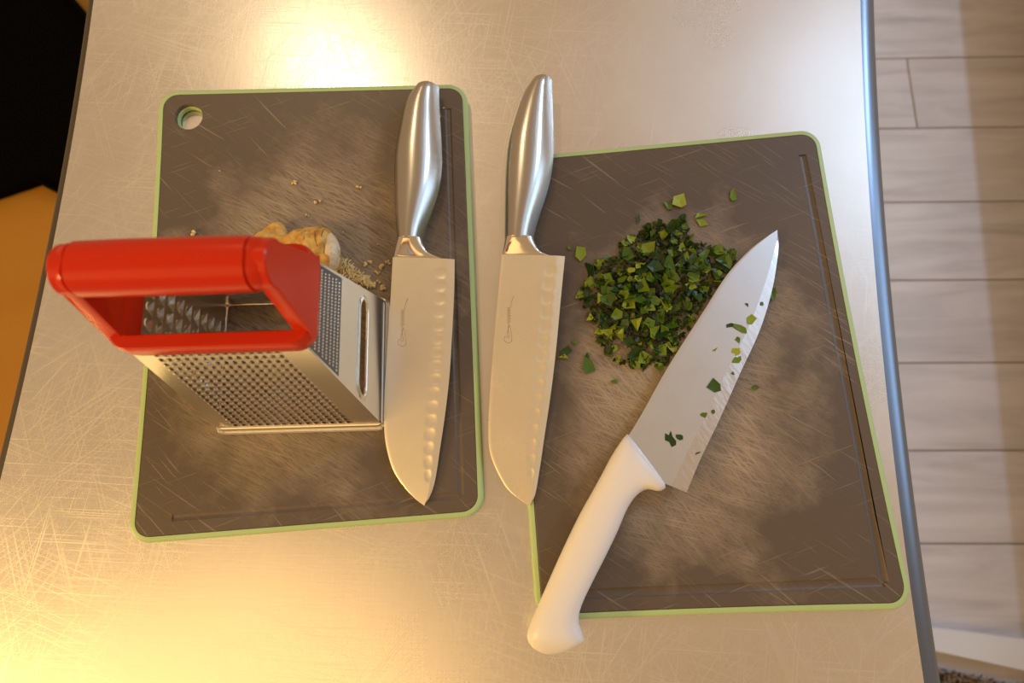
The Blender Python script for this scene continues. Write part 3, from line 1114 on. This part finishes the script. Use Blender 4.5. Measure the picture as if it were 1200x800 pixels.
def leaf_at(seed, px, py, wpx, hpx, rot, z, label, group, bend=.3, frill=False, mat='leaf'):
    s = (CAM_H - z) / F_PX * 1.03
    o = obj('leaf_piece', leaf_bm(seed, wpx * s, hpx * s, bend=bend, frill=frill), M[mat])
    o.location = P(px, py, z)
    o.rotation_euler = (0, 0, rot)
    tag(o, label, 'leaf piece', group)


LG = 'loose leaf pieces around the pile'
for i, (px, py, a, b_, r, mt_, lab) in enumerate([
        (797, 236, 22, 26, 0, 'leaf_bright', 'large folded yellow-green leaf piece lying clear of the herb pile on bare board'),
        (783, 241, 12, 14, .3, 'leaf', 'small leaf scrap touching the large folded leaf piece clear of the pile'),
        (859, 229, 11, 28, 0, 'leaf', 'narrow rolled green leaf strip lying alone beyond the tip of the white-handled knife'),
        (820, 252, 20, 12, .3, 'leaf_bright', 'yellow-green leaf wedge at the outer fringe of the herb pile'),
        (821, 262, 18, 12, -.2, 'leaf_bright', 'yellow-green leaf sliver tucked against the leaf wedge at the pile fringe'),
        (803, 265, 14, 14, .5, 'leaf', 'green leaf piece bridging the leaf wedge and the herb pile'),
        (681, 297, 18, 24, 0, 'leaf_bright', 'notched yellow-green leaf piece between the stained santoku heel and the herb pile'),
        (667, 290, 6, 9, 0, 'leaf', 'tiny leaf speck next to the notched leaf piece by the santoku'),
        (663, 411, 20, 14, .5, 'leaf_dark', 'dark green leaf piece beside the stained santoku edge'),
        (659, 419, 14, 10, -.3, 'leaf_bright', 'yellow leaf fleck under the dark leaf piece beside the stained santoku edge'),
        (690, 429, 15, 26, .1, 'leaf', 'long curled green leaf piece on the board below the herb pile'),
        (687, 417, 10, 12, .1, 'leaf_dark', 'short dark leaf bit at the end of the long curled leaf piece'),
        (720, 447, 10, 6, 0, 'leaf', 'tiny green crumb alone between the pile and the white knife handle'),
        (885, 454, 11, 6, 0, 'leaf', 'tiny green crumb on the scored board off the white-handled knife edge'),
        (673, 401, 9, 5, -.7, 'leaf', 'tiny pale leaf sliver above the dark leaf piece by the stained santoku'),
        (748, 257, 5, 16, 0, 'leaf_dark', 'thin dark stem bit sticking out of the herb pile'),
        (680, 345, 24, 22, .4, 'leaf_bright', 'broad bright leaf piece at the pile edge facing the stained santoku'),
        (905, 344, 14, 20, -.2, 'leaf', 'ragged leaf piece half under the cutting edge of the white-handled knife'),
        (854, 299, 22, 18, .6, 'leaf', 'olive green leaf piece at the pile corner by the knife spine'),
        (838, 297, 26, 18, .4, 'leaf', 'broad veined green leaf piece at the pile corner by the knife spine')]):
    leaf_at(300 + i, px, py, a, b_, r, BT + .0003, lab, LG, mat=mt_)


def blade_top(px, py):
    """Height above the table of the chef knife's upper face under pixel (px, py)."""
    q = P(px, py, .018)
    a, b = CA[0], CA[-1]
    t = max(0, min(1, (q - a).dot(b - a) / (b - a).length_squared))
    return CZ(t) - TZ + 0.0015


KG = 'leaf bits on the chef knife blade'
for i, (px, py, a, b_, r, fr_, mt_, lab) in enumerate([
        (881, 374, 16, 16, .4, 0, 'leaf_bright', 'ribbed yellow-green leaf wedge on the blade of the white-handled knife'),
        (868, 385, 26, 9, -.45, 0, 'leaf', 'long curled leaf strip on the blade of the white-handled knife'),
        (856, 381, 12, 6, .2, 0, 'leaf_dark', 'dark curled end of leaf beside the long strip on the knife blade'),
        (865, 398, 10, 8, -.4, 0, 'leaf', 'small folded leaf bit between strip and clump on the knife blade'),
        (863, 412, 14, 12, .3, 1, 'leaf_bright', 'frilly yellow-green leaf clump on the cutting edge of the white-handled knife'),
        (863, 421, 14, 12, .9, 1, 'leaf', 'frilly green leaf clump on the cutting edge of the white-handled knife'),
        (838, 453, 20, 20, 0, 0, 'leaf_dark', 'flat five-sided dark green leaf piece on the knife blade'),
        (786, 514, 14, 20, .3, 1, 'leaf_dark', 'frilly dark herb sprig on the blade next to the white handle'),
        (796, 512, 10, 10, .3, 1, 'leaf_dark', 'small frilly bit joined to the herb sprig near the white handle'),
        (825, 486, 10, 7, .3, 0, 'leaf', 'small leaf chip near the cutting edge between sprig and five-sided piece'),
        (836, 482, 6, 7, 0, 0, 'leaf', 'tiny leaf chip near the cutting edge between sprig and five-sided piece'),
        (875, 357, 7, 6, 0, 0, 'leaf_dark', 'tiny dark leaf bit on the blade just above the ribbed wedge'),
        (838, 409, 11, 4, .3, 0, 'leaf', 'thin leaf thread alone in the middle of the chef knife blade'),
        (860, 437, 6, 6, 0, 0, 'leaf', 'tiny leaf dot near the cutting edge below the frilly clumps'),
        (893, 356, 5, 8, 0, 0, 'leaf', 'tiny leaf bit on the cutting edge near the knife tip'),
        (817, 531, 9, 3, .5, 0, 'leaf_dark', 'thin dark leaf thread on the cutting edge near the knife heel')]):
    leaf_at(500 + i, px, py, a, b_, r, blade_top(px, py), lab, KG, bend=.12, frill=bool(fr_), mat=mt_)

# ------------------------------------------------------------------ things on the floor beside the table
FZ = -TZ
# orange-brown board on the floor on the left
a0 = P(-60, 150, FZ + .02)
bx0, bx1 = -1.62, -0.55
obj_b = obj('wooden_board', box_bm(bx0, bx1, -0.75, 1.45, 0.0005, 0.02, 0.003, 1), M['tan'])
tag(obj_b, 'plain orange-brown wooden board lying on the floor beside the table', 'board')


def prism_px(name, px, z_base, z_top, label, cat, group=None, lip_=0.012):
    """Black floor-standing container: outline given at its top height, tapering to the floor."""
    top = [P(x, y, FZ + z_top) for x, y in px]
    c = sum(top, Vector()) / len(top)
    root = empty(name, (c.x, c.y, z_base))
    lv = []
    for k, z in ((0.98, 0), (1.0, z_top - .03 - z_base), (1.01, z_top - .03 - z_base), (1.01, z_top - z_base), (0.97, z_top - z_base), (0.95, z_top - z_base - .02)):
        lv.append([((p.x - c.x) * k, (p.y - c.y) * k, z) for p in top])
    obj('body', loops_bm(lv), M['black'], root, 30)
    tag(root, label, cat, group)
    return root


prism_px('storage_bin', [(-160, 272), (0, 222), (38, 209), (68, 225), (150, 75), (75, -14), (-40, -90), (-160, 20)], 0.02, 0.055, 'matte black flat-sided bin standing on the floor beside the steel table', 'bin')

# white sill strip and brown fibre mat on the right
A0, A1 = P(1080, 733, FZ + .03), P(1210, 750, FZ + .03)
B0, B1 = P(1080, 764, FZ + .03), P(1210, 797, FZ + .03)
rt = Vector(((A1 - A0).x, (A1 - A0).y, 0)).normalized()
sill_l = [A0 - rt * .25, A1 + rt * .5, B1 + rt * .5 + Vector((0, -.03, 0)), B0 - rt * .25 + Vector((0, 0.03, 0))]
lv = [[(p.x, p.y, z) for p in sill_l] for z in (0.0005, 0.026, 0.03)]
cen = sum(sill_l, Vector()) / 4
lv[2] = [(cen.x + (x - cen.x) * .99, cen.y + (y - cen.y) * .97, z) for x, y, z in lv[2]]
tag(obj('trim_1', loops_bm(lv), M['white_trim']), 'white painted sill strip on the floor by the brown mat', None, None, 'structure')

C0, C1 = P(1075, 772, FZ + .03), P(1215, 802, FZ + .03)
ux = Vector((C1.x - C0.x, C1.y - C0.y, 0)).normalized()
uy = Vector((-ux.y, ux.x, 0))
org = C0 - ux * .12
org.z = 0
md = 0.30
mat_root = empty('fibre_mat', org + ux * .3 - uy * md / 2, math.atan2(ux.y, ux.x))
tag(mat_root, 'speckled brown fibre mat on the floor below the white sill', 'mat')
obj('backing', box_bm(-.3, .3, -md / 2, md / 2 - .01, .0005, .008, .002, 1), M['grout'], mat_root)
vt, fc = [], []
for k in range(9000):
    x, y = RND.uniform(-.3, .3), RND.uniform(-md / 2, md / 2 - .012)
    h = RND.uniform(.010, .024)
    a = RND.random() * 6.28
    r = RND.uniform(.0012, .0028)
    lx, ly = RND.gauss(0, .008), RND.gauss(0, .008)
    b = len(vt)
    vt += [(x + r * math.cos(a + q), y + r * math.sin(a + q), .006) for q in (0, 2.1, 4.2)] + [(x + lx + r * .6 * math.cos(a + q), y + ly + r * .6 * math.sin(a + q), h) for q in (0, 2.1, 4.2)]
    fc += [(b, b + 1, b + 4, b + 3), (b + 1, b + 2, b + 5, b + 4), (b + 2, b, b + 3, b + 5), (b + 3, b + 4, b + 5)]
me = bpy.data.meshes.new('pile'); me.from_pydata(vt, [], fc)
o = obj('pile', me, M['fibre'], mat_root)
o['kind'] = 'stuff'
